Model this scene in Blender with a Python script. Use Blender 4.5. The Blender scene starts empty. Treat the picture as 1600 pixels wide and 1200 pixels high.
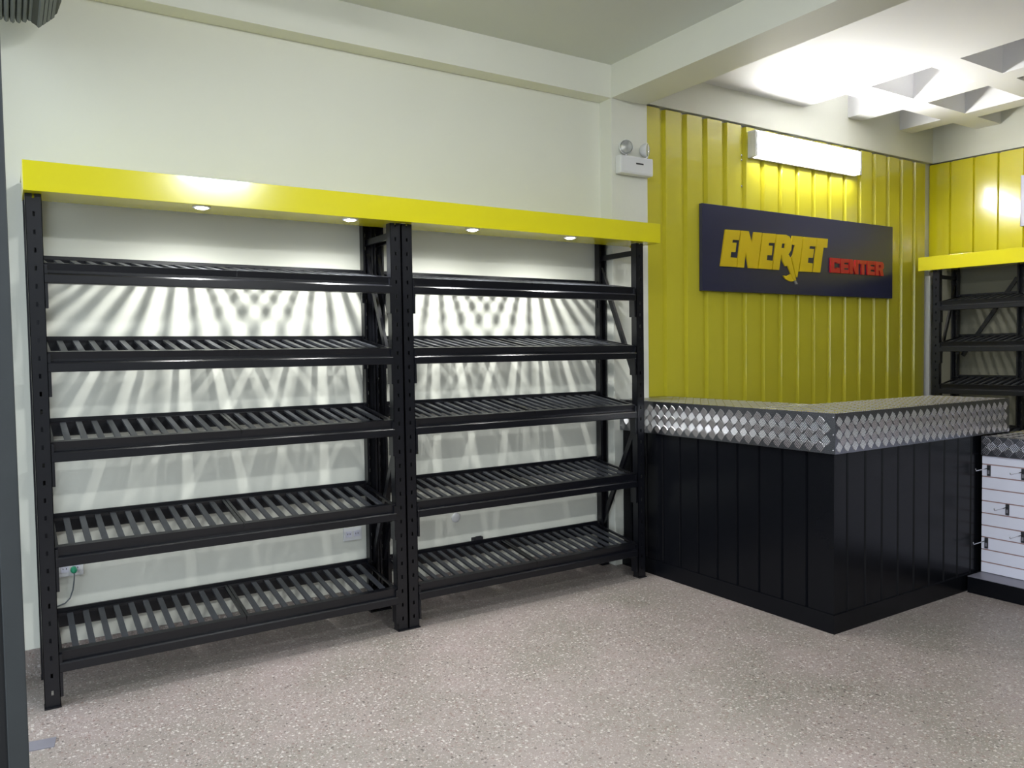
import bpy, bmesh, math, random
from mathutils import Vector, Matrix
random.seed(7)
scene = bpy.context.scene
COL = scene.collection
R = math.radians

# ------------------------------------------------------------------ camera
F_PX, YAW, PITCH, ROLL = 1230.1, R(32.682), R(2.373), R(-0.829)
CAM = Vector((-0.148, -3.865, 1.5))
_cy, _sy, _cp, _sp = math.cos(YAW), math.sin(YAW), math.cos(PITCH), math.sin(PITCH)
_f = Vector((_sy*_cp, _cy*_cp, -_sp)); _r = Vector((_cy, -_sy, 0)); _u = _r.cross(_f)
_r2 = math.cos(ROLL)*_r + math.sin(ROLL)*_u
_u2 = -math.sin(ROLL)*_r + math.cos(ROLL)*_u
cd = bpy.data.cameras.new('camera'); cam = bpy.data.objects.new('camera', cd); COL.objects.link(cam)
cd.sensor_width = 36; cd.lens = F_PX/1600*36; cd.clip_start = 0.02
cam.matrix_world = Matrix(((_r2.x, _u2.x, -_f.x, CAM.x), (_r2.y, _u2.y, -_f.y, CAM.y),
                           (_r2.z, _u2.z, -_f.z, CAM.z), (0, 0, 0, 1)))
scene.camera = cam

# ------------------------------------------------------------------ world, light, exposure
w = bpy.data.worlds.new('overcast_sky'); scene.world = w; w.use_nodes = True
bg = w.node_tree.nodes['Background']
bg.inputs[0].default_value = (0.80, 0.90, 1.0, 1); bg.inputs[1].default_value = 1.0
LAMP_BATTEN = 31.0      # radiance of the tube on the yellow wall
LAMP_ROOM = 108.0; LAMP_FILL = 32.0        # radiance of the lamp behind the camera; of the added fill lamp overhead
SPOT_W = 17.0           # watt of each downlight
vs = scene.view_settings
vs.view_transform = 'Standard'; vs.look = 'None'; vs.gamma = 1; vs.use_curve_mapping = False
vs.exposure = 1.35

# ------------------------------------------------------------------ materials
def lin(c):
    return tuple(((v/255)/12.92 if v/255 <= .04045 else ((v/255+.055)/1.055)**2.4) for v in c)
MATS = {}
def mat(name, rgb, rough=.5, metal=0, noise=0.0, nscale=8, bump=0.0, bscale=60, spec=.5, coat=0, emit=None, estr=0):
    m = bpy.data.materials.new(name); m.use_nodes = True; nt = m.node_tree; b = nt.nodes['Principled BSDF']
    c = lin(rgb); b.inputs['Base Color'].default_value = (*c, 1)
    b.inputs['Roughness'].default_value = rough; b.inputs['Metallic'].default_value = metal
    b.inputs['Specular IOR Level'].default_value = spec; b.inputs['Coat Weight'].default_value = coat
    tc = nt.nodes.new('ShaderNodeTexCoord')
    if noise:
        n = nt.nodes.new('ShaderNodeTexNoise'); n.inputs['Scale'].default_value = nscale; n.inputs['Detail'].default_value = 5
        nt.links.new(tc.outputs['Object'], n.inputs['Vector'])
        mx = nt.nodes.new('ShaderNodeMix'); mx.data_type = 'RGBA'
        mx.inputs[6].default_value = (*[v*(1-noise) for v in c], 1); mx.inputs[7].default_value = (*[min(1, v*(1+noise)) for v in c], 1)
        nt.links.new(n.outputs['Fac'], mx.inputs[0]); nt.links.new(mx.outputs[2], b.inputs['Base Color'])
    if bump:
        n2 = nt.nodes.new('ShaderNodeTexNoise'); n2.inputs['Scale'].default_value = bscale; n2.inputs['Detail'].default_value = 4
        nt.links.new(tc.outputs['Object'], n2.inputs['Vector'])
        bp = nt.nodes.new('ShaderNodeBump'); bp.inputs['Strength'].default_value = bump; bp.inputs['Distance'].default_value = .004
        nt.links.new(n2.outputs['Fac'], bp.inputs['Height']); nt.links.new(bp.outputs['Normal'], b.inputs['Normal'])
    if emit:
        b.inputs['Emission Color'].default_value = (*emit, 1); b.inputs['Emission Strength'].default_value = estr
    MATS[name] = m; return m

mat('wall_paint', (227, 228, 217), .55, noise=.035, nscale=2.2, bump=.12, bscale=35)
mat('ceiling_paint', (212, 216, 212), .7, noise=.03, nscale=2.0, bump=.15, bscale=30)
mat('slab_paint', (232, 232, 234), .7, noise=.02, nscale=2.5)
mat('black_steel', (14, 15, 21), .32, noise=.15, nscale=9, bump=.02, bscale=120)
mat('black_sheet', (13, 14, 18), .24, noise=.12, nscale=3, bump=.03, bscale=6, spec=.15)
mat('drab_wall', (122, 120, 104), .6, noise=.06, nscale=2)  # darker, greener tone than wall_paint, even over the whole right wall
mat('rear_paint', (70, 72, 76), .6, noise=.05)
mat('dark_gap', (14, 15, 18), .7, noise=.1)
mat('slat_lit', (58, 60, 66), .42, noise=.15, nscale=20)  # rack slats paler than their frame: light from above put into the colour
mat('yellow_gloss', (222, 212, 34), .16, noise=.03, nscale=3, bump=.015, bscale=3, coat=.3)
mat('yellow_sheet', (204, 195, 54), .22, noise=.05, nscale=2.5, bump=.03, bscale=4, coat=.5)
mat('white_plastic', (225, 226, 228), .35, noise=.02)
mat('white_board', (222, 222, 236), .35, noise=.02, nscale=4)
mat('groove_brown', (156, 122, 120), .6, noise=.1)
mat('lavender_board', (196, 196, 220), .3, noise=.02)
mat('aluminium', (132, 133, 140), .27, 1.0, noise=.06, nscale=6, bump=.05, bscale=9)
mat('aluminium_tread', (220, 220, 226), .22, 1.0, noise=.04, nscale=12)
mat('sign_black', (42, 45, 76), .28, noise=.08, nscale=4)
mat('sign_yellow', (214, 186, 26), .4, noise=.04)
mat('sign_red', (190, 26, 40), .4, noise=.05)
mat('pencil_tip', (150, 150, 150), .4, noise=.05)
mat('chrome', (210, 210, 214), .12, 1.0, noise=.02)
mat('green_plastic', (30, 150, 110), .4, noise=.05)
mat('grey_cable', (105, 112, 116), .5, noise=.05)
mat('dark_plastic', (40, 40, 44), .5, noise=.05)
mat('shutter_metal', (98, 104, 106), .5, .4, noise=.15, nscale=6)
mat('shutter_dark', (52, 56, 52), .6, .2, noise=.15)
mat('gate_grey', (54, 58, 60), .5, .2, noise=.2, nscale=7)
mat('pavement_concrete', (150, 148, 144), .85, noise=.15, nscale=4, bump=.3)
mat('steel_grey', (134, 132, 142), .4, .3, noise=.08)
mat('tube_glow', (255, 255, 255), .4, emit=(1, .99, .96), estr=LAMP_BATTEN, noise=.001)
mat('room_tube_glow', (255, 255, 255), .4, emit=(.97, 1, 1), estr=LAMP_ROOM, noise=.001)
mat('fill_lamp_glow', (255, 255, 255), .4, emit=(.97, 1, 1), estr=LAMP_FILL, noise=.001)
mat('spot_glow', (255, 255, 255), .4, emit=(1, .99, .95), estr=20, noise=.001)
g = mat('lens_glass', (235, 238, 240), .06, noise=.01); g.node_tree.nodes['Principled BSDF'].inputs['Transmission Weight'].default_value = .7

def terrazzo():
    m = bpy.data.materials.new('terrazzo'); m.use_nodes = True; nt = m.node_tree; b = nt.nodes['Principled BSDF']
    N = nt.nodes.new; L = nt.links.new
    tc = N('ShaderNodeTexCoord')
    # patchy ground colour
    n = N('ShaderNodeTexNoise'); n.inputs['Scale'].default_value = 1.6; n.inputs['Detail'].default_value = 7; n.inputs['Roughness'].default_value = .62
    L(tc.outputs['Object'], n.inputs['Vector'])
    r1 = N('ShaderNodeValToRGB'); e = r1.color_ramp.elements
    e[0].position = .3; e[0].color = (*lin((124, 120, 110)), 1); e[1].position = .7; e[1].color = (*lin((152, 139, 136)), 1)
    L(n.outputs['Fac'], r1.inputs[0])
    # chips: random colour per voronoi cell, chip shape inside the cell
    prev = r1.outputs[0]
    for sc, lo, cols in ((72, .38, [(0, (196, 189, 183)), (.26, (158, 144, 138)), (.50, (126, 104, 98)), (.74, (148, 139, 133)), (.91, (76, 68, 66))]),
                         (150, .30, [(0, (184, 176, 172)), (.35, (134, 118, 113)), (.72, (160, 150, 146)), (.92, (82, 73, 70))])):
        v = N('ShaderNodeTexVoronoi'); v.inputs['Scale'].default_value = sc; v.inputs['Randomness'].default_value = 1
        L(tc.outputs['Object'], v.inputs['Vector'])
        sp = N('ShaderNodeSeparateColor'); L(v.outputs['Color'], sp.inputs[0])
        rr = N('ShaderNodeValToRGB'); rr.color_ramp.interpolation = 'CONSTANT'
        el = rr.color_ramp.elements
        el[0].position = cols[0][0]; el[0].color = (*lin(cols[0][1]), 1); el[1].position = cols[1][0]; el[1].color = (*lin(cols[1][1]), 1)
        for p, c in cols[2:]:
            q = el.new(p); q.color = (*lin(c), 1)
        L(sp.outputs[0], rr.inputs[0])
        mk = N('ShaderNodeMath'); mk.operation = 'GREATER_THAN'; mk.inputs[1].default_value = lo; L(sp.outputs[1], mk.inputs[0])
        ds = N('ShaderNodeMath'); ds.operation = 'LESS_THAN'; ds.inputs[1].default_value = .42; L(v.outputs['Distance'], ds.inputs[0])
        mm = N('ShaderNodeMath'); mm.operation = 'MULTIPLY'; L(mk.outputs[0], mm.inputs[0]); L(ds.outputs[0], mm.inputs[1])
        m2 = N('ShaderNodeMath'); m2.operation = 'MULTIPLY'; m2.inputs[1].default_value = .75; L(mm.outputs[0], m2.inputs[0])
        mx = N('ShaderNodeMix'); mx.data_type = 'RGBA'; L(m2.outputs[0], mx.inputs[0]); L(prev, mx.inputs[6]); L(rr.outputs[0], mx.inputs[7])
        prev = mx.outputs[2]
    L(prev, b.inputs['Base Color'])
    n3 = N('ShaderNodeTexNoise'); n3.inputs['Scale'].default_value = 2.5; n3.inputs['Detail'].default_value = 5; L(tc.outputs['Object'], n3.inputs['Vector'])
    mr = N('ShaderNodeMapRange'); mr.inputs['To Min'].default_value = .32; mr.inputs['To Max'].default_value = .6; L(n3.outputs['Fac'], mr.inputs['Value'])
    L(mr.outputs[0], b.inputs['Roughness'])
    MATS['terrazzo'] = m
terrazzo()

# ------------------------------------------------------------------ helpers
def obj(name, bm, m, parent=None, loc=None, rot=None, smooth=False):
    if isinstance(bm, bpy.types.Mesh): me = bm
    else:
        bmesh.ops.recalc_face_normals(bm, faces=bm.faces[:])
        me = bpy.data.meshes.new(name); bm.to_mesh(me); bm.free()
        me.materials.append(MATS[m])
        if smooth:
            for p in me.polygons: p.use_smooth = True
    o = bpy.data.objects.new(name, me); COL.objects.link(o)
    if loc is not None: o.location = loc
    if rot is not None: o.rotation_euler = rot
    if parent: o.parent = parent
    return o
def empty(name, loc=(0, 0, 0), rz=0):
    o = bpy.data.objects.new(name, None); COL.objects.link(o); o.location = loc; o.rotation_euler = (0, 0, rz)
    o.empty_display_size = .1; return o
def tag(o, label, cat, group=None):
    o['label'] = label; o['category'] = cat
    if group: o['group'] = group
    return o
def struct(o, label=None, cat=None):
    o['kind'] = 'structure'
    if label: o['label'] = label
    if cat: o['category'] = cat
    return o
def nb(): return bmesh.new()
def box(bm, x0, x1, y0, y1, z0, z1, bev=0):
    vs_ = [bm.verts.new((x, y, z)) for z in (z0, z1) for y in (y0, y1) for x in (x0, x1)]
    fs = [bm.faces.new([vs_[i] for i in f]) for f in ((0, 2, 3, 1), (4, 5, 7, 6), (0, 1, 5, 4), (2, 6, 7, 3), (0, 4, 6, 2), (1, 3, 7, 5))]
    if bev:
        es = list({e for f in fs for e in f.edges})
        bmesh.ops.bevel(bm, geom=es, offset=bev, segments=2, profile=.6, affect='EDGES')
    return bm
def bx(*a, **k): return box(nb(), *a, **k)
def prism(bm, pts, axis, a, b):
    """extrude polygon pts along an axis from a to b; pts are the other two coordinates in x,y,z order"""
    def P(p, t):
        return {'x': (t, p[0], p[1]), 'y': (p[0], t, p[1]), 'z': (p[0], p[1], t)}[axis]
    A = [bm.verts.new(P(p, a)) for p in pts]; B = [bm.verts.new(P(p, b)) for p in pts]
    n = len(pts)
    bm.faces.new(A); bm.faces.new(B[::-1])
    for i in range(n): bm.faces.new((A[i], B[i], B[(i+1) % n], A[(i+1) % n]))
    return bm
def strip(bm, prof, axis, a, b):
    """open sheet: profile swept along an axis"""
    def P(p, t):
        return {'x': (t, p[0], p[1]), 'y': (p[0], t, p[1]), 'z': (p[0], p[1], t)}[axis]
    A = [bm.verts.new(P(p, a)) for p in prof]; B = [bm.verts.new(P(p, b)) for p in prof]
    for i in range(len(prof)-1): bm.faces.new((A[i], A[i+1], B[i+1], B[i]))
    return bm
def bar(bm, p, q, wdt, thk, side=(1, 0, 0)):
    """rectangular bar from p to q; thk along 'side'"""
    p, q = Vector(p), Vector(q); d = (q-p).normalized(); s = Vector(side); n = d.cross(s).normalized()
    vs_ = []
    for c in (p, q):
        for a, b_ in ((-1, -1), (1, -1), (1, 1), (-1, 1)):
            vs_.append(bm.verts.new(c + s*(a*thk/2) + n*(b_*wdt/2)))
    for f in ((0, 1, 2, 3), (7, 6, 5, 4), (0, 4, 5, 1), (1, 5, 6, 2), (2, 6, 7, 3), (3, 7, 4, 0)): bm.faces.new([vs_[i] for i in f])
    return bm
def cyl(bm, p, q, r, seg=16, r2=None):
    p, q = Vector(p), Vector(q); d = (q-p).normalized()
    a = d.orthogonal().normalized(); b_ = d.cross(a)
    r2 = r if r2 is None else r2
    A = [bm.verts.new(p + r*(math.cos(t)*a + math.sin(t)*b_)) for t in (2*math.pi*i/seg for i in range(seg))]
    B = [bm.verts.new(q + r2*(math.cos(t)*a + math.sin(t)*b_)) for t in (2*math.pi*i/seg for i in range(seg))]
    bm.faces.new(A); bm.faces.new(B[::-1])
    for i in range(seg): bm.faces.new((A[i], B[i], B[(i+1) % seg], A[(i+1) % seg]))
    return bm
def tube(bm, pts, r, seg=8):
    pts = [Vector(p) for p in pts]; rings = []
    for i, p in enumerate(pts):
        d = (pts[min(i+1, len(pts)-1)] - pts[max(i-1, 0)]).normalized()
        a = d.cross(Vector((0.31, .9, .2))).normalized(); b_ = d.cross(a)
        rings.append([bm.verts.new(p + r*(math.cos(2*math.pi*k/seg)*a + math.sin(2*math.pi*k/seg)*b_)) for k in range(seg)])
    for A, B in zip(rings, rings[1:]):
        for i in range(seg): bm.faces.new((A[i], B[i], B[(i+1) % seg], A[(i+1) % seg]))
    bm.faces.new(rings[0]); bm.faces.new(rings[-1][::-1]); return bm
def lathe(bm, prof, centre, axis, seg=24):
    c = Vector(centre); d = Vector(axis).normalized(); a = d.orthogonal().normalized(); b_ = d.cross(a); rings = []
    for r, h in prof:
        rings.append([bm.verts.new(c + d*h + max(r, 1e-4)*(math.cos(2*math.pi*k/seg)*a + math.sin(2*math.pi*k/seg)*b_)) for k in range(seg)])
    for A, B in zip(rings, rings[1:]):
        for i in range(seg): bm.faces.new((A[i], B[i], B[(i+1) % seg], A[(i+1) % seg]))
    bm.faces.new(rings[0]); bm.faces.new(rings[-1][::-1]); return bm

# ------------------------------------------------------------------ the room
YW = 0.445                                  # plane of the rack wall
XF = -0.30                                  # street front
YB = -7.0                                   # wall behind the camera
ZL, ZR, ZB = 3.43, 3.50, 3.21               # left ceiling, right slab soffit, beam soffit
CORN = Vector((7.505, 0.45, 0)); SK = R(5)   # right wall leaves this corner, 5 degrees out of square
WD = Vector((math.sin(SK), -math.cos(SK), 0)); WN = Vector((-math.cos(SK), -math.sin(SK), 0))

struct(obj('floor', bx(XF, 9.2, YB, .7, -.1, 0), 'terrazzo'))
struct(obj('pavement', bx(-14, XF, -16, 10, -.25, -.02), 'pavement_concrete'))
struct(obj('wall_left', bx(-1.2, 3.40, YW, .7, 0, 3.6), 'wall_paint'))
struct(obj('wall_column', bx(3.37, 3.695, .32, .7, 0, ZB+.02, bev=.004), 'wall_paint'))
struct(obj('wall_back', bx(3.695, 8.2, .45, .7, 0, 4.0), 'wall_paint'))
struct(obj('wall_rear', bx(-.6, 9.2, YB-.2, YB, 0, 4.0), 'rear_paint'))
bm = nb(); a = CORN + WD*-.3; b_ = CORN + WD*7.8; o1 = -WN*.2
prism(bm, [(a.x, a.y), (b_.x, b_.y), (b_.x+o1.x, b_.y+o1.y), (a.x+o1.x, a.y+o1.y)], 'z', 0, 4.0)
struct(obj('wall_right', bm, 'drab_wall'))
bm = nb(); a = CORN + WN*.036; b_ = CORN + WD*7.8 + WN*.036; o1 = -WN*.05
prism(bm, [(a.x, a.y), (b_.x, b_.y), (b_.x+o1.x, b_.y+o1.y), (a.x+o1.x, a.y+o1.y)], 'z', 3.258, 3.93)
struct(obj('trim_5', bm, 'wall_paint'))                                           # bulkhead over the right-hand sheeting
# street front: lintel above the shutter opening and the pier at its near end
struct(obj('wall_front', bx(XF-.2, XF, YB, .7, 3.34, 4.0), 'wall_paint'))
struct(obj('wall_front_pier', bx(XF-.2, XF, YB, -5.6, 0, 3.34), 'wall_paint'))
struct(obj('wall_front_return', bx(XF-.2, XF, .22, .7, 0, 3.34), 'wall_paint'))
struct(obj('ceiling', bx(XF, 3.37, YB, .7, ZL, ZL+.2), 'ceiling_paint'))
struct(obj('trim_1', bx(XF, 3.37, .32, YW+.02, ZB, ZL+.01), 'wall_paint'))       # beam along the rack wall
struct(obj('trim_2', bx(3.37, 3.68, YB, .45, ZB, 3.9), 'wall_paint'))            # cross beam
struct(obj('baseboard_left', bx(XF, 3.37, YW-.012, YW+.01, 0, .13), 'terrazzo'))
struct(obj('trim_3', bx(7.385, 7.410, .375, .45, 0, 2.17), 'white_plastic'))     # pale strip in the corner
struct(obj('trim_4', bx(3.68, 7.54, .402, .452, 3.258, 3.93), 'wall_paint'))      # bulkhead over the yellow sheeting
# ribbed slab: soffit with open square recesses
xsb = [3.68, 5.53, 6.12, 6.32, 6.91, 7.11, 8.4]; xh = [0, 1, 0, 1, 0, 1]
ysb = [.46, .02, -.19, -.67, -.87, -1.36, -1.56, -2.05, -2.25, -2.74, YB]; yh = [1, 0, 1, 0, 1, 0, 1, 0, 1, 0]
bm = nb(); ZC = 3.92
def hole(i, j): return 0 <= i < 6 and 0 <= j < 10 and xh[i] and yh[j]
for i in range(6):
    for j in range(10):
        z = ZC if hole(i, j) else ZR
        x0, x1, y0, y1 = xsb[i], xsb[i+1], ysb[j+1], ysb[j]
        bm.faces.new([bm.verts.new(p) for p in ((x0, y0, z), (x0, y1, z), (x1, y1, z), (x1, y0, z))])
        if hole(i, j):
            for (di, dj, c) in ((-1, 0, ((x0, y0), (x0, y1))), (1, 0, ((x1, y1), (x1, y0))), (0, 1, ((x1, y0), (x0, y0))), (0, -1, ((x0, y1), (x1, y1)))):
                if not hole(i+di, j+dj):
                    (ax, ay), (bx_, by) = c
                    bm.faces.new([bm.verts.new(p) for p in ((ax, ay, ZR), (bx_, by, ZR), (bx_, by, ZC), (ax, ay, ZC))])
struct(obj('ceiling_slab', bm, 'slab_paint'))
struct(obj('ceiling_roof', bx(XF-.2, 9.2, YB-.2, .7, ZC+.03, ZC+.2), 'slab_paint'))

# yellow trapezoidal sheeting on the back wall and above the right-hand rack
def sheet_profile(n, per, x0, lo, hi):
    pr = []
    for k in range(n):
        x = x0 + k*per
        pr += [(x, lo), (x+per*.16, lo), (x+per*.215, hi), (x+per*.945, hi)]
    pr.append((x0+n*per, lo)); return pr
PER = .2155
yw = bpy.data.objects['wall_back']
ptop = 3.245
for k, n in enumerate((5, 4, 4, 4)):
    x0 = 3.697 + PER*sum((5, 4, 4, 4)[:k])
    pr = sheet_profile(n, PER, x0, .438 - .0015*(k % 2), .410 - .0015*(k % 2))
    pr = [(min(x, 7.49), y) for x, y in pr]
    bm = strip(nb(), pr, 'z', 0, ptop - .004*(k % 2))
    obj('corrugated_panel', bm, 'yellow_sheet', yw)
for k, z in enumerate((3.02, 2.985, 2.78)):    # screws along the sheet seam
    obj('screw', lathe(nb(), [(.011, 0), (.011, .004), (.006, .008)], (4.795, .437, z), (0, -1, 0), 10), 'chrome', yw)
yr = bpy.data.objects['wall_right']
for k in range(7):
    pr = []
    w0 = .209
    s0 = .0 + k*w0*2
    for q in range(2):
        s = s0 + q*w0
        pr += [(s, .012), (s+.006, .012), (s+.014, .034), (s+w0-.014, .034), (s+w0-.006, .012)]
    pr.append((s0+2*w0, .012))
    wp = [(CORN + WD*s + WN*h) for s, h in pr]
    bm = strip(nb(), [(p.x, p.y) for p in wp], 'z', 2.26, ptop)
    obj('corrugated_panel', bm, 'yellow_gloss', yr)

# ------------------------------------------------------------------ slotted-angle racks
PW, PD, PH = .06, .05, 2.19
def make_post_mesh(PH):
    bm = nb(); pitch, sh, sw = .0755, .020, .009; t = .0025
    xa, xb = PW/2-sw/2, PW/2+sw/2
    box(bm, 0, xa, 0, t, 0, PH); box(bm, xb, PW, 0, t, 0, PH)
    z = 0; k = 0
    while z < PH:
        z1 = min(PH, k*pitch + .055)
        if z1 > z: box(bm, xa, xb, 0, t, z, z1)
        z = k*pitch + .055 + sh; k += 1
    box(bm, 0, t, 0, PD, 0, PH); box(bm, PW-t, PW, 0, PD, 0, PH)
    box(bm, 0, .012, PD-t, PD, 0, PH); box(bm, PW-.012, PW, PD-t, PD, 0, PH)
    me = bpy.data.meshes.new('upright'); bmesh.ops.recalc_face_normals(bm, faces=bm.faces[:]); bm.to_mesh(me); bm.free(); me.materials.append(MATS['black_steel']); return me
POST = make_post_mesh(2.187); POSTR = make_post_mesh(2.303)
def mesh_of(name, bm, m):
    bmesh.ops.recalc_face_normals(bm, faces=bm.faces[:])
    me = bpy.data.meshes.new(name); bm.to_mesh(me); bm.free(); me.materials.append(MATS[m]); return me
FOOT = mesh_of('foot_plate', bx(-.002, PW+.002, -.012, PD+.004, 0, .006), 'black_steel')
BAY = 1.58
# front beam profile (y, z): heavy lower nose, step, upper web, top ledge
BP = [(-.010, .003), (-.007, 0), (.036, 0), (.040, .004), (.040, .074), (.012, .074), (.010, .072), (.010, .046), (-.004, .042), (-.010, .036)]
BEAM = mesh_of('beam', prism(nb(), BP, 'x', 0, BAY), 'black_steel')
BEAMR = mesh_of('beam', prism(nb(), [(.006, 0), (.006, .085), (-.004, .085), (-.004, .062), (-.024, .062), (-.024, .006), (-.018, 0)], 'x', 0, BAY), 'black_steel')
ENDP = mesh_of('end_plate', bx(0, .011, -.006, .045, -.105, .078), 'black_steel')
ENDPR = mesh_of('end_plate', bx(0, .011, -.036, -.0245, -.105, .078), 'black_steel')
LEVELS = [1.816, 1.440, 1.056, .604, .149]     # underside of the front beams
DEPTH = .418; RISE = .076; NSLOT = 12
PANW = BAY/2 - .002; TILT = math.atan2(.058, DEPTH-.02)
DL = DEPTH-.013
def deck_frame_mesh():
    bm = nb()
    box(bm, 0, PANW, 0, .030, -.012, 0); box(bm, 0, PANW, DL-.018, DL, -.012, 0)
    box(bm, 0, .014, .030, DL-.018, -.012, 0); box(bm, PANW-.014, PANW, .030, DL-.018, -.012, 0)
    box(bm, 0, PANW, 0, .003, -.030, -.012); box(bm, 0, PANW, DL-.003, DL, -.020, -.012)
    return mesh_of('shelf_deck', bm, 'black_steel')
DECK = deck_frame_mesh()
SLAT = mesh_of('slat', bx(-.0125, .0125, .0305, DL-.0185, -.0115, -.0005), 'slat_lit')
def make_rack(loc, rz, label, levels=LEVELS, dx=0):
    rk = empty('storage_rack', loc, rz); tag(rk, label, 'shelf rack')
    for px in (-PW, BAY+dx):
        for rear in (0, 1):
            p = obj('upright', POSTR if rear else POST, None, rk, (px, 0, 0) if not rear else (px+PW, DEPTH+.007, 0), (0, 0, math.pi if rear else 0))
            obj('foot_plate', FOOT, None, p)
        cx = px + PW/2
        for (ya, za, yb, zb) in ((.03, 2.13, DEPTH-.02, 2.13), (DEPTH-.02, 2.06, .03, 1.27), (.03, 1.04, DEPTH-.02, .30), (.03, .12, DEPTH-.02, .12)):
            obj('brace', bar(nb(), (cx, ya, za), (cx, yb, zb), .034, .018), 'black_steel', rk)
    for z in levels:
        for rear in (0, 1):
            zz = z + (RISE if rear else 0)
            b = obj('beam', BEAMR if rear else BEAM, None, rk, (0, DEPTH-.004 if rear else .0, zz))
            for ex in (0, BAY-.011):
                e = obj('end_plate', ENDPR if rear else ENDP, None, b, (ex, 0, 0))
        for k in range(2):
            d = obj('shelf_deck', DECK, None, rk, (k*(PANW+.004), .005, z+.086), (TILT, 0, 0))
            for s in range(1, NSLOT):
                obj('slat', SLAT, None, d, (PANW*s/NSLOT, 0, 0))
    return rk
RK1 = make_rack((0, 0, 0), 0, 'black slatted steel rack nearest the street, left bay under the long yellow canopy')
RK2 = make_rack((1.706, 0, 0), 0, 'black slatted steel rack beside the counter, right bay under the long yellow canopy', dx=.012)
RP = Vector((7.055, .272, 0))
rk3o = RP + WD*.165
RK3 = make_rack((rk3o.x, rk3o.y, 0), -math.pi/2 + SK, 'black slatted steel rack behind the counter on the right-hand wall', levels=LEVELS)
# its rear bracing: intermediate rear upright and long diagonal
obj('upright', POSTR, None, RK3, (.50+PW, DEPTH+.01, 0), (0, 0, math.pi))
obj('brace', bar(nb(), (.02, DEPTH+.022, 1.40), (.48, DEPTH+.022, 2.10), .034, .014, side=(0, 1, 0)), 'black_steel', RK3)

# ------------------------------------------------------------------ yellow canopies with downlights
def make_canopy(name_label, loc, rz, x0, x1, depth, spots):
    c = empty('display_canopy', loc, rz); tag(c, name_label, 'canopy')
    zb, zt, y0 = 2.189, 2.312, -.06
    obj('fascia', bx(x0, x1, y0, y0+.004, zb, zt, bev=.0012), 'yellow_gloss', c)
    bm = nb()
    box(bm, x0, x1, y0+.004, .068, zb, zb+.003)
    obj('soffit', bm, 'yellow_gloss', c)
    obj('rear_soffit', bx(x0, x1, .068, .235, zb+.010, zb+.013), 'yellow_gloss', c)
    obj('top_panel', bx(x0, x1, y0+.004, depth, zt-.004, zt), 'yellow_gloss', c)
    for e in (x0, x1-.003): obj('end_cap', bx(e, e+.003, y0+.004, .235, zb+.003, zt-.004), 'yellow_gloss', c)
    return c
make_canopy('long yellow metal canopy over the two racks along the left wall', (0, 0, 0), 0, -.066, 3.455, .43, None)
make_canopy('yellow metal canopy over the rack behind the counter', (RP.x+.002, RP.y+.002, 0), -math.pi/2 + SK, .0, 2.4, .36, None)
def downlight(x, y, label):
    z = 2.189
    d = empty('downlight', (x, y, z)); tag(d, label, 'downlight', 'downlights under the long canopy')
    obj('bezel', lathe(nb(), [(.030, 0), (.040, 0), (.041, -.004), (.037, -.007), (.030, -.006)], (0, 0, 0), (0, 0, 1), 24), 'white_plastic', d, smooth=True)
    obj('lens', lathe(nb(), [(.0295, -.001), (.0295, -.006), (.022, -.010), (.010, -.012), (.0005, -.0125)], (0, 0, 0), (0, 0, 1), 20), 'spot_glow', d, smooth=True)
    ld = bpy.data.lights.new('downlight_beam', 'SPOT'); ld.energy = SPOT_W; ld.spot_size = R(172); ld.spot_blend = .9; ld.shadow_soft_size = .022; ld.color = (.99, 1, .97)
    lo = bpy.data.objects.new('downlight_beam', ld); COL.objects.link(lo); lo.parent = d; lo.location = (0, 0, -.020)
for x, l in ((.637, 'leftmost of the four lit downlights under the long yellow canopy'), (1.357, 'second lit downlight from the left under the long yellow canopy'),
             (2.08, 'third lit downlight from the left, first over the right bay'), (2.763, 'lit downlight nearest the counter under the long yellow canopy')):
    downlight(x, -.006, l)

# ------------------------------------------------------------------ tube lamps
def cover_profile(d, h, n=10):
    """half-oval cross-section (depth, height) of an opal cover"""
    return [(-d*math.cos(math.pi*(k/n-.5)), h/2*math.sin(math.pi*(k/n-.5))) for k in range(n+1)]
wl = empty('wall_lamp', (5.525, .408, 3.112)); tag(wl, 'glaring white opal lamp at the top of the yellow corrugated wall', 'lamp')
obj('base', bx(-.69, .69, -.030, 0, -.115, .085, bev=.004), 'white_plastic', wl)
obj('opal_cover', prism(nb(), [(y-.030, z-.015) for y, z in cover_profile(.050, .180)], 'x', -.662, .662), 'tube_glow', wl)
obj('top_shade', bx(-.69, .69, -.076, 0, .086, .092), 'white_plastic', wl)
for sx in (-1, 1): obj('end_cap', bx(sx*.676-.014, sx*.676+.014, -.080, -.028, -.112, .084, bev=.004), 'white_plastic', wl)
def ceiling_lamp(x, y, label, glow='room_tube_glow'):
    cl = empty('ceiling_lamp', (x, y, ZL)); tag(cl, label, 'lamp')
    obj('base', bx(-.36, .36, -.10, .10, -.040, 0, bev=.004), 'white_plastic', cl)
    obj('opal_cover', prism(nb(), [(z, -.040+q) for q, z in cover_profile(.055, .190)], 'x', -.34, .34), glow, cl)
    for sx in (-1, 1): obj('end_cap', bx(sx*.35-.010, sx*.35+.010, -.098, .098, -.098, -.039, bev=.003), 'white_plastic', cl)
ceiling_lamp(1.75, -4.95, 'opal lamp on the front ceiling behind the viewpoint')
ceiling_lamp(1.45, -2.10, 'unseen opal fill lamp added on the front ceiling overhead, nearest the racks', 'fill_lamp_glow')  # no lamp known here; added to brighten the rack wall and cornice

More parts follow.
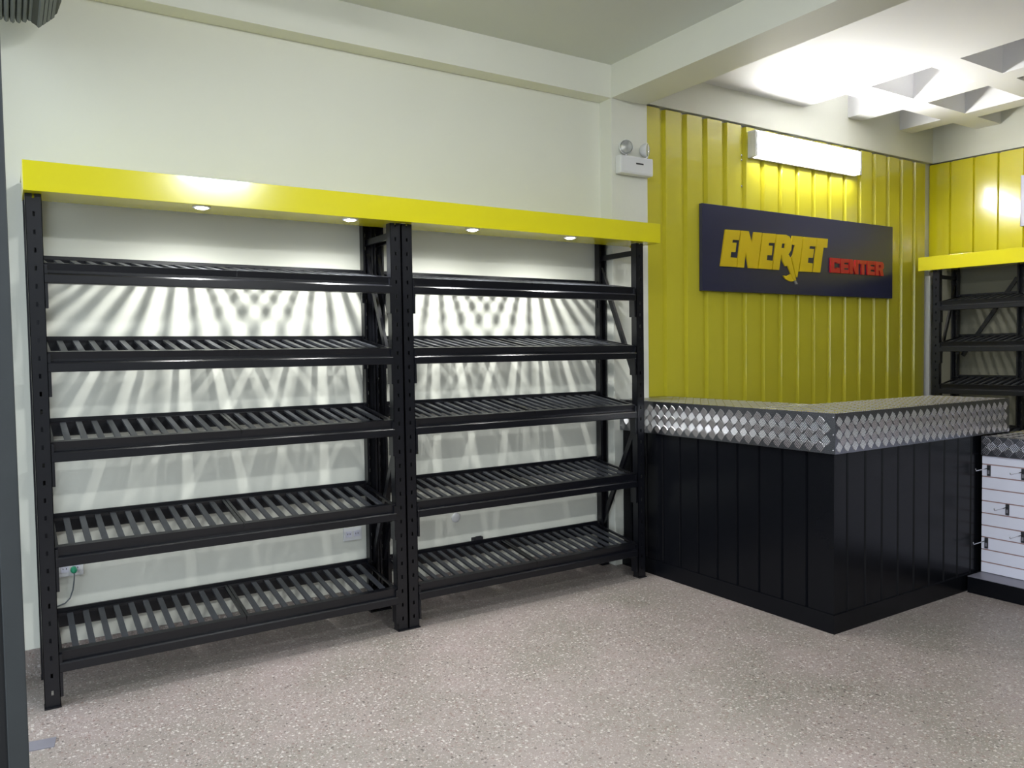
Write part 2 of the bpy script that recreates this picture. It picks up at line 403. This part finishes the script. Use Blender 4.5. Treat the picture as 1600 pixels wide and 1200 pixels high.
# ------------------------------------------------------------------ sign
sg = empty('wall_sign', (0, 0, 0)); tag(sg, 'black sign board with raised yellow and red lettering on the yellow wall', 'sign')
SX0, SX1, SZ0, SZ1 = 4.290, 6.757, 1.938, 2.593
obj('board', bx(SX0, SX1, .372, .404, SZ0, SZ1, bev=.0015), 'sign_black', sg)
def ray_on(px, py, y):
    d = _f + (px-800)/F_PX*_r2 - (py-600)/F_PX*_u2
    t = (y-CAM.y)/d.y; p = CAM + d*t; return (p.x, p.z)
K = 200/1412
def c1(pts): return [ray_on(1060+X*K, 310+Y*K, .361) for X, Y in pts]
def c2(pts): return [ray_on(1230+X*K, 310+Y*K, .361) for X, Y in pts]
def fill_letter(outer, holes, m, y0, y1, lab=None):
    bm = nb(); loops = [outer] + holes; edges = []; all_loops = []
    for lp in loops:
        v = [bm.verts.new((x, y0, z)) for x, z in lp]
        all_loops.append(v)
        for i in range(len(v)): edges.append(bm.edges.new((v[i], v[(i+1) % len(v)])))
    bmesh.ops.triangle_fill(bm, use_beauty=True, edges=edges)
    r = bmesh.ops.extrude_face_region(bm, geom=bm.faces[:])
    bmesh.ops.translate(bm, verts=[v for v in r['geom'] if isinstance(v, bmesh.types.BMVert)], vec=(0, y1-y0, 0))
    o = obj('letter', bm, m, sg)
    if lab: o['label'] = lab
    return o
E1 = [(520, 343), (684, 352), (668, 460), (600, 456), (595, 487), (642, 490), (630, 592), (582, 590), (575, 650), (652, 657), (640, 757), (465, 747)]
N1 = [(694, 355), (778, 362), (812, 500), (834, 370), (922, 378), (872, 775), (775, 768), (744, 590), (725, 764), (650, 758), (660, 657)]
E2 = [(934, 382), (1078, 392), (1062, 492), (1000, 488), (995, 520), (1040, 523), (1030, 628), (982, 625), (975, 680), (1042, 688), (1030, 785), (882, 774)]
R1 = [(1088, 396), (1190, 402), (1226, 420), (1246, 455), (1252, 510), (1245, 570), (1215, 618), (1136, 612), (1112, 790), (1040, 785)]
R1h = [(1145, 496), (1182, 498), (1175, 550), (1138, 547)]
PEN = [(1136, 612), (1215, 618), (1240, 655), (1268, 770), (1300, 905), (1283, 905), (1262, 880), (1208, 742), (1180, 748), (1150, 690)]
TIP = [(1284, 908), (1301, 908), (1320, 946), (1298, 948)]
J1 = [(1258, 412), (1372, 422), (1340, 700), (1312, 872), (1297, 860), (1250, 650), (1266, 620), (1290, 514), (1252, 508)]
HK = [(1158, 850), (1200, 856), (1240, 832), (1262, 888), (1280, 908), (1250, 918), (1215, 908), (1180, 885)]
E3 = [(185, 425), (330, 437), (318, 530), (250, 525), (245, 555), (298, 558), (285, 655), (235, 652), (228, 710), (282, 718), (274, 812), (135, 805)]
T1 = [(334, 437), (450, 447), (443, 545), (402, 541), (365, 817), (290, 812), (322, 535)]
for nm, pl in (('E', c1(E1)), ('N', c1(N1)), ('E', c1(E2)), ('pencil shaft', c1(PEN)), ('J', c1(J1)), ('hook of the J', c1(HK)), ('E', c2(E3)), ('T', c2(T1))):
    fill_letter(pl, [], 'sign_yellow', .361, .372, 'raised yellow ' + nm)
fill_letter(c1(R1), [c1(R1h)], 'sign_yellow', .361, .372, 'raised yellow R')
fill_letter(c1(TIP), [], 'pencil_tip', .361, .372, 'grey pencil tip')
# CENTER: heavy block letters
BL = {'C': ([(0, 1), (1, 1), (1, .66), (.62, .66), (.62, .72), (.38, .72), (.38, .28), (.62, .28), (.62, .36), (1, .36), (1, .0), (0, 0)], []),
      'E': ([(0, 0), (0, 1), (1, 1), (1, .74), (.42, .74), (.42, .62), (.92, .62), (.92, .38), (.42, .38), (.42, .26), (1, .26), (1, 0)], []),
      'N': ([(0, 0), (0, 1), (.36, 1), (.64, .46), (.64, 1), (1, 1), (1, 0), (.66, 0), (.36, .56), (.36, 0)], []),
      'T': ([(.31, 0), (.31, .74), (0, .74), (0, 1), (1, 1), (1, .74), (.69, .74), (.69, 0)], []),
      'R': ([(0, 0), (0, 1), (.82, 1), (1, .86), (1, .56), (.86, .45), (1, 0), (.62, 0), (.5, .38), (.38, .38), (.38, 0)], [[(.38, .76), (.62, .76), (.62, .6), (.38, .6)]])}
xc = 5.822; cz0, cz1 = 2.136, 2.262
for ch, wd in zip('CENTER', (.145, .128, .142, .124, .128, .138)):
    o_, h_ = BL[ch]
    tr = lambda pts: [(xc + u*(wd-.014), cz0 + v*(cz1-cz0)) for u, v in pts]
    fill_letter(tr(o_), [tr(q) for q in h_], 'sign_red', .358, .372, 'raised red ' + ch)
    xc += wd - .003

# ------------------------------------------------------------------ tread plate
def tread_mesh(name, lu, lv, pu=.068, pv=.066, m=.012):
    """raised five-bar tread pattern in the u,v plane, normal +w (x,y,z = u,v,w)"""
    bm = nb()
    def loz(cu, cv, ang):
        ca, sa = math.cos(ang), math.sin(ang)
        for k in range(-2, 3):
            L_ = .0235 - .0018*abs(k); off = k*.0088
            base = [(-L_, off-.0030), (L_, off-.0030), (L_, off+.0030), (-L_, off+.0030)]
            top = [(-L_+.003, off-.0012), (L_-.003, off-.0012), (L_-.003, off+.0012), (-L_+.003, off+.0012)]
            tf = lambda p, z: (cu + p[0]*ca - p[1]*sa, cv + p[0]*sa + p[1]*ca, z)
            B = [bm.verts.new(tf(p, 0)) for p in base]; T = [bm.verts.new(tf(p, .0022)) for p in top]
            bm.faces.new(T)
            for i in range(4): bm.faces.new((B[i], B[(i+1) % 4], T[(i+1) % 4], T[i]))
    i = 0
    u = m + .022
    while u < lu - .022 - m*.5:
        v = m + .022
        while v < lv - .020:
            loz(u, v, R(52)); v += pv
        u += pu
    u = m + .022 + pu/2
    while u < lu - .022 - m*.5:
        v = m + .022 + pv/2
        while v < lv - .020:
            loz(u, v, R(-52)); v += pv
        u += pu
    return bm
def tread_on(parent, lu, lv, origin, eu, ev, **kw):
    eu, ev = Vector(eu), Vector(ev); ew = eu.cross(ev)
    bm = tread_mesh('t', lu, lv, **kw)
    M_ = Matrix(((eu.x, ev.x, ew.x, origin[0]), (eu.y, ev.y, ew.y, origin[1]), (eu.z, ev.z, ew.z, origin[2]), (0, 0, 0, 1)))
    bmesh.ops.transform(bm, matrix=M_, verts=bm.verts[:])
    o = obj('tread_pattern', bm, 'aluminium_tread', parent); o['kind'] = 'stuff'; return o

# ------------------------------------------------------------------ L-shaped counter
CX, CY = 3.440, -1.350
ct = empty('sales_counter', (CX, CY, 0)); tag(ct, 'L-shaped black ribbed metal counter in front of the yellow wall', 'counter')
def C_(o): o.location = Vector((-CX, -CY, 0)); return o
XE = 5.19; ARM = .46
bm = nb()
prism(bm, [(CX+.012, CY+.012), (XE, CY+.012), (XE, CY+ARM), (CX+ARM, CY+ARM), (CX+ARM, .318), (CX+.012, .318)], 'z', 0, .945)
C_(obj('body', bm, 'black_sheet', ct))
bm = nb()
prism(bm, [(CX-.008, CY-.008), (XE, CY-.008), (XE, CY+.012), (CX+.012, CY+.012), (CX+.012, .318), (CX-.008, .318)], 'z', 0, .10)
C_(obj('plinth', bm, 'black_sheet', ct))
# ribbed cladding: pans between narrow grooves
def pan(a0, a1, face, c0=True, c1=True):
    bm = nb(); d = .012; e = .007
    pr = ([(a0, d), (a0+e, 0)] if c0 else [(a0, 0)]) + ([(a1-e, 0), (a1, d)] if c1 else [(a1, 0)])
    if face == 'x': strip(bm, [(CX+q, p) for p, q in pr], 'z', .100, .946)
    else: strip(bm, [(p, CY+q) for p, q in pr], 'z', .100, .946)
    return C_(obj('panel', bm, 'black_sheet', ct))
gl = [.318, .225, .069, -.087, -.240, -.395, -.551, -.707, -.866, -1.025, -1.185, CY]
for a1, a0 in zip(gl, gl[1:]): pan(a0+(.003 if a0 > CY else 0), a1-.003, 'x', a0 > CY)
gr = [CX, 3.552, 3.709, 3.863, 4.015, 4.172, 4.329, 4.487, 4.637, 4.787, 4.90]
for a0, a1 in zip(gr, gr[1:]): pan(a0+(.003 if a0 > CX else 0), a1-.003, 'y', a0 > CX)
# worktop clad in tread plate
WX, WY, Z0, Z1 = 3.420, -1.370, .946, 1.157
XE2 = 5.205
wt = empty('counter_worktop', (WX, WY, Z0)); tag(wt, 'tread-plate aluminium worktop with a deep front edge on the L-shaped counter', 'worktop')
def W_(o): o.location = Vector((-WX, -WY, -Z0)); return o
bm = nb()
prism(bm, [(WX, WY), (XE2, WY), (XE2, WY+.50), (WX+.50, WY+.50), (WX+.50, .405), (WX+.30, .405), (WX+.30, .318), (WX, .318)], 'z', Z0, Z1)
W_(obj('plate', bm, 'aluminium', wt))
W_(tread_on(wt, .318-WY, Z1-Z0, (WX, .318, Z0), (0, -1, 0), (0, 0, 1)))
W_(tread_on(wt, XE2-WX, Z1-Z0, (WX, WY, Z0), (1, 0, 0), (0, 0, 1)))
W_(tread_on(wt, .50, .318-WY-.5, (WX, WY+.5, Z1), (1, 0, 0), (0, 1, 0)))
W_(tread_on(wt, XE2-WX, .50, (WX, WY, Z1), (1, 0, 0), (0, 1, 0)))
for k, z in enumerate((Z0+.02, Z0+.10, Z0+.19)):       # corner rivets
    W_(obj('rivet', lathe(nb(), [(.005, 0), (.004, .002), (.001, .003)], (WX, WY+.012, z), (-1, 0, 0), 8), 'chrome', wt))

# ------------------------------------------------------------------ slatwall counter on the right
SXF = 4.870; SY1, SY0 = -1.374, -2.75
sl = empty('slatwall_counter', (SXF, SY1, 0)); tag(sl, 'low white slatwall counter with black plinth at the right edge', 'counter')
def S_(o): o.location = Vector((-SXF, -SY1, 0)); return o
S_(obj('body', bx(SXF+.016, 5.40, SY0, SY1, .0, .823), 'white_board', sl))
S_(obj('backing', bx(SXF+.0045, SXF+.016, SY0, SY1, .104, .823), 'groove_brown', sl))
zs = [.100, .166, .243, .319, .392, .468, .543, .618, .693, .768, .823]
for a0, a1 in zip(zs, zs[1:]):
    S_(obj('slat_board', bx(SXF, SXF+.0045, SY0, SY1, a0+.0035, a1-.0035, bev=.001), 'white_board', sl))
S_(obj('plinth', bx(4.712, SXF+.016, SY0, SY1, 0, .097), 'black_sheet', sl))
S_(obj('plinth_top', bx(4.712, SXF+.016, SY0, SY1, .097, .100), 'steel_grey', sl))
st = empty('tread_plate_worktop', (SXF, SY1, .824)); tag(st, 'tread-plate top with a narrow front edge on the slatwall counter', 'worktop')
def T_(o): o.location = Vector((-SXF, -SY1, -.824)); return o
T_(obj('plate', bx(SXF-.016, 5.41, SY0, SY1, .824, .940, bev=.001), 'aluminium', st))
T_(tread_on(st, SY1-SY0, .116, (SXF-.016, SY1, .824), (0, -1, 0), (0, 0, 1), pu=.064, pv=.058, m=.007))
T_(tread_on(st, .55, SY1-SY0, (SXF-.016, SY0, .940), (1, 0, 0), (0, 1, 0)))
def hook(y, z, label, ln=.15):
    h = empty('display_hook', (SXF, y, z)); tag(h, label, 'hook', 'hooks on the slatwall counter')
    obj('back_plate', bx(-.006, -.0005, -.010, .010, -.034, .032, bev=.001), 'dark_plastic', h)
    bm = nb(); box(bm, -.0075, -.006, -.005, .005, -.022, .0); obj('label_strip', bm, 'steel_grey', h)
    obj('prong', tube(nb(), [(-.004, 0, .014), (-ln*.5, 0, .013), (-ln, 0, .012), (-ln-.006, 0, .016), (-ln-.008, 0, .026)], .0026, 8), 'chrome', h, smooth=True)
hook(-1.415, .733, 'uppermost left hook on the slatwall, close to the black counter')
hook(-1.608, .733, 'uppermost hook on the slatwall at the right edge of the picture')
hook(-1.523, .510, 'single hook in the middle row of the slatwall')
hook(-1.405, .286, 'lowest hook on the slatwall, close to the black counter')
hook(-1.610, .360, 'lower hook on the slatwall at the right edge of the picture')

# ------------------------------------------------------------------ small things on the walls
em = empty('emergency_light', (3.545, .318, 2.70)); tag(em, 'white twin-head emergency light on the column beside the yellow wall', 'emergency light')
obj('case', bx(-.148, .148, -.062, 0, 0, .125, bev=.014), 'white_plastic', em, smooth=False)
obj('name_strip', bx(-.012, .055, -.0635, -.0615, .070, .080), 'dark_plastic', em)
for x, tx in ((-.078, -.35), (.108, .55)):
    ax = Vector((tx, -.85, -.05)).normalized()
    hd = obj('lamp_head', lathe(nb(), [(.018, -.045), (.034, -.034), (.046, -.012), (.049, .0), (.049, .008), (.046, .010)], (x, -.034, .185), ax, 24), 'white_plastic', em, smooth=True)
    obj('reflector', lathe(nb(), [(.043, .0105), (.030, .004), (.010, -.004)], (x, -.034, .185), ax, 24), 'chrome', hd, smooth=True)
    obj('lens', lathe(nb(), [(.046, .011), (.036, .017), (.016, .021), (.001, .022)], (x, -.034, .185), ax, 24), 'lens_glass', hd, smooth=True)
    obj('swivel', cyl(nb(), (x, -.034, .118), (x, -.034, .145), .011, 12), 'chrome', em, smooth=True)

def socket(x, z, label, wd=.11, ht=.075, proud=.012):
    s = empty('wall_socket', (x, YW, z)); tag(s, label, 'socket')
    obj('cover_plate', bx(-wd/2, wd/2, -proud, 0, -ht/2, ht/2, bev=.003), 'white_plastic', s)
    for dx in (-.024, .024):
        obj('outlet_insert', bx(dx-.017, dx+.017, -proud-.002, -proud+.001, -.017, .017, bev=.001), 'white_board', s)
        for q in (-.007, .007):
            obj('pin_hole', bx(dx+q-.0015, dx+q+.0015, -proud-.0025, -proud-.0015, -.003, .005), 'dark_plastic', s)
    return s
socket(.077, .490, 'white double socket with a green plug low on the wall behind the left rack')
socket(1.502, .460, 'white double socket low on the wall beside the middle uprights')
cb = empty('power_cable', (.100, YW-.0145, .487)); tag(cb, 'grey cable with green plug hanging from the socket behind the left rack', 'cable')
obj('plug', lathe(nb(), [(.010, 0), (.014, .002), (.015, .020), (.011, .034), (.006, .040)], (-.010, -.001, .0), (0, -1, -.15), 16), 'green_plastic', cb, smooth=True)
pts = [(-.010, -.036, -.008), (-.010, -.037, -.020), (-.0115, -.030, -.05), (-.017, -.022, -.095), (-.030, -.016, -.135), (-.050, -.006, -.158), (-.080, .006, -.170), (-.098, .0075, -.172)]
obj('cord', tube(nb(), pts, .0032, 8), 'grey_cable', cb, smooth=True)
rc = obj('round_cover', lathe(nb(), [(.030, 0), (.030, .003), (.024, .006), (.001, .007)], (0, 0, 0), (0, -1, 0), 24), 'white_plastic', loc=(2.185, YW, .466), smooth=True)
tag(rc, 'round white blanking cover on the wall behind the right bay', 'cover')
kb = empty('junction_box', (2.33, YW, .304)); tag(kb, 'small black box on the wall just above the lowest shelf of the right bay', 'box')
obj('case', bx(-.038, .038, -.024, 0, -.035, .022, bev=.003), 'dark_plastic', kb)
obj('lid', bx(-.020, .022, -.028, -.023, -.02, .030, bev=.002), 'dark_plastic', kb)
p0 = CORN + WD*.815 + WN*.036
gb = empty('wall_panel', (p0.x, p0.y, 2.552), math.atan2(WD.y, WD.x)); tag(gb, 'pale lavender sign panel on the yellow wall at the right edge', 'sign')
obj('board', bx(0, 1.1, -.020, -.0, 0, .450, bev=.002), 'lavender_board', gb)
obj('edge_frame', bx(-.003, 0, -.021, .0, 0, .450), 'steel_grey', gb)

# ------------------------------------------------------------------ street front: rolled shutter, guide post, floor plate
sh = empty('rolling_shutter', (-.085, .20, 3.10)); tag(sh, 'rolled-up grey metal shutter above the entrance at the top left', 'shutter')
rr = .150; n = 40
for k in range(n):
    t0, t1 = 2*math.pi*k/n, 2*math.pi*(k+1)/n
    g = .10
    pr = []
    for q, rad in ((0, rr-.010), (.12, rr-.002), (.5, rr+.004), (.82, rr-.002), (.9, rr-.012)):
        t = t0 + (t1-t0)*q; pr.append((rad*math.cos(t), rad*math.sin(t)))
    pr += [((rr-.02)*math.cos(t1), (rr-.02)*math.sin(t1)), ((rr-.02)*math.cos(t0), (rr-.02)*math.sin(t0))]
    obj('slat', prism(nb(), pr, 'y', -5.6, 0), 'shutter_metal', sh)
obj('axle', cyl(nb(), (0, -5.62, 0), (0, .02, 0), .126, 20), 'shutter_dark', sh)
obj('bottom_bar', prism(nb(), [(.080, -.135), (.106, -.150), (.180, -.076), (.198, -.02), (.170, -.02), (.150, -.070)], 'y', -5.6, .0), 'shutter_dark', sh)
for k in range(4):                              # ribbed bottom rail
    t0, t1 = k/4, (k+.82)/4
    q0 = (.107+(.172-.107)*t0, -.153+(.061)*t0); q1 = (.107+(.172-.107)*t1, -.153+(.061)*t1)
    obj('bottom_rail', prism(nb(), [q0, q1, (q1[0]-.016, q1[1]+.016), (q0[0]-.016, q0[1]+.016)], 'y', -5.6, .005), 'shutter_metal', sh)
gp = empty('shutter_guide', (-.157, -1.20, 0)); tag(gp, 'dark grey metal shutter guide post at the left edge', 'post')
obj('channel', bx(-.026, .026, .0, .05, 0, 2.93, bev=.003), 'gate_grey', gp)
obj('side_flange', bx(-.110, -.026, .012, .045, 0, 2.93), 'dark_gap', gp)
fp = obj('floor_plate', bx(-.12, .0, -.042, .042, 0, .004, bev=.0012), 'steel_grey', loc=(-.037, -.352, 0), rot=(0, 0, R(-8)))
tag(fp, 'small flat grey metal plate on the floor at the entrance', 'floor plate')
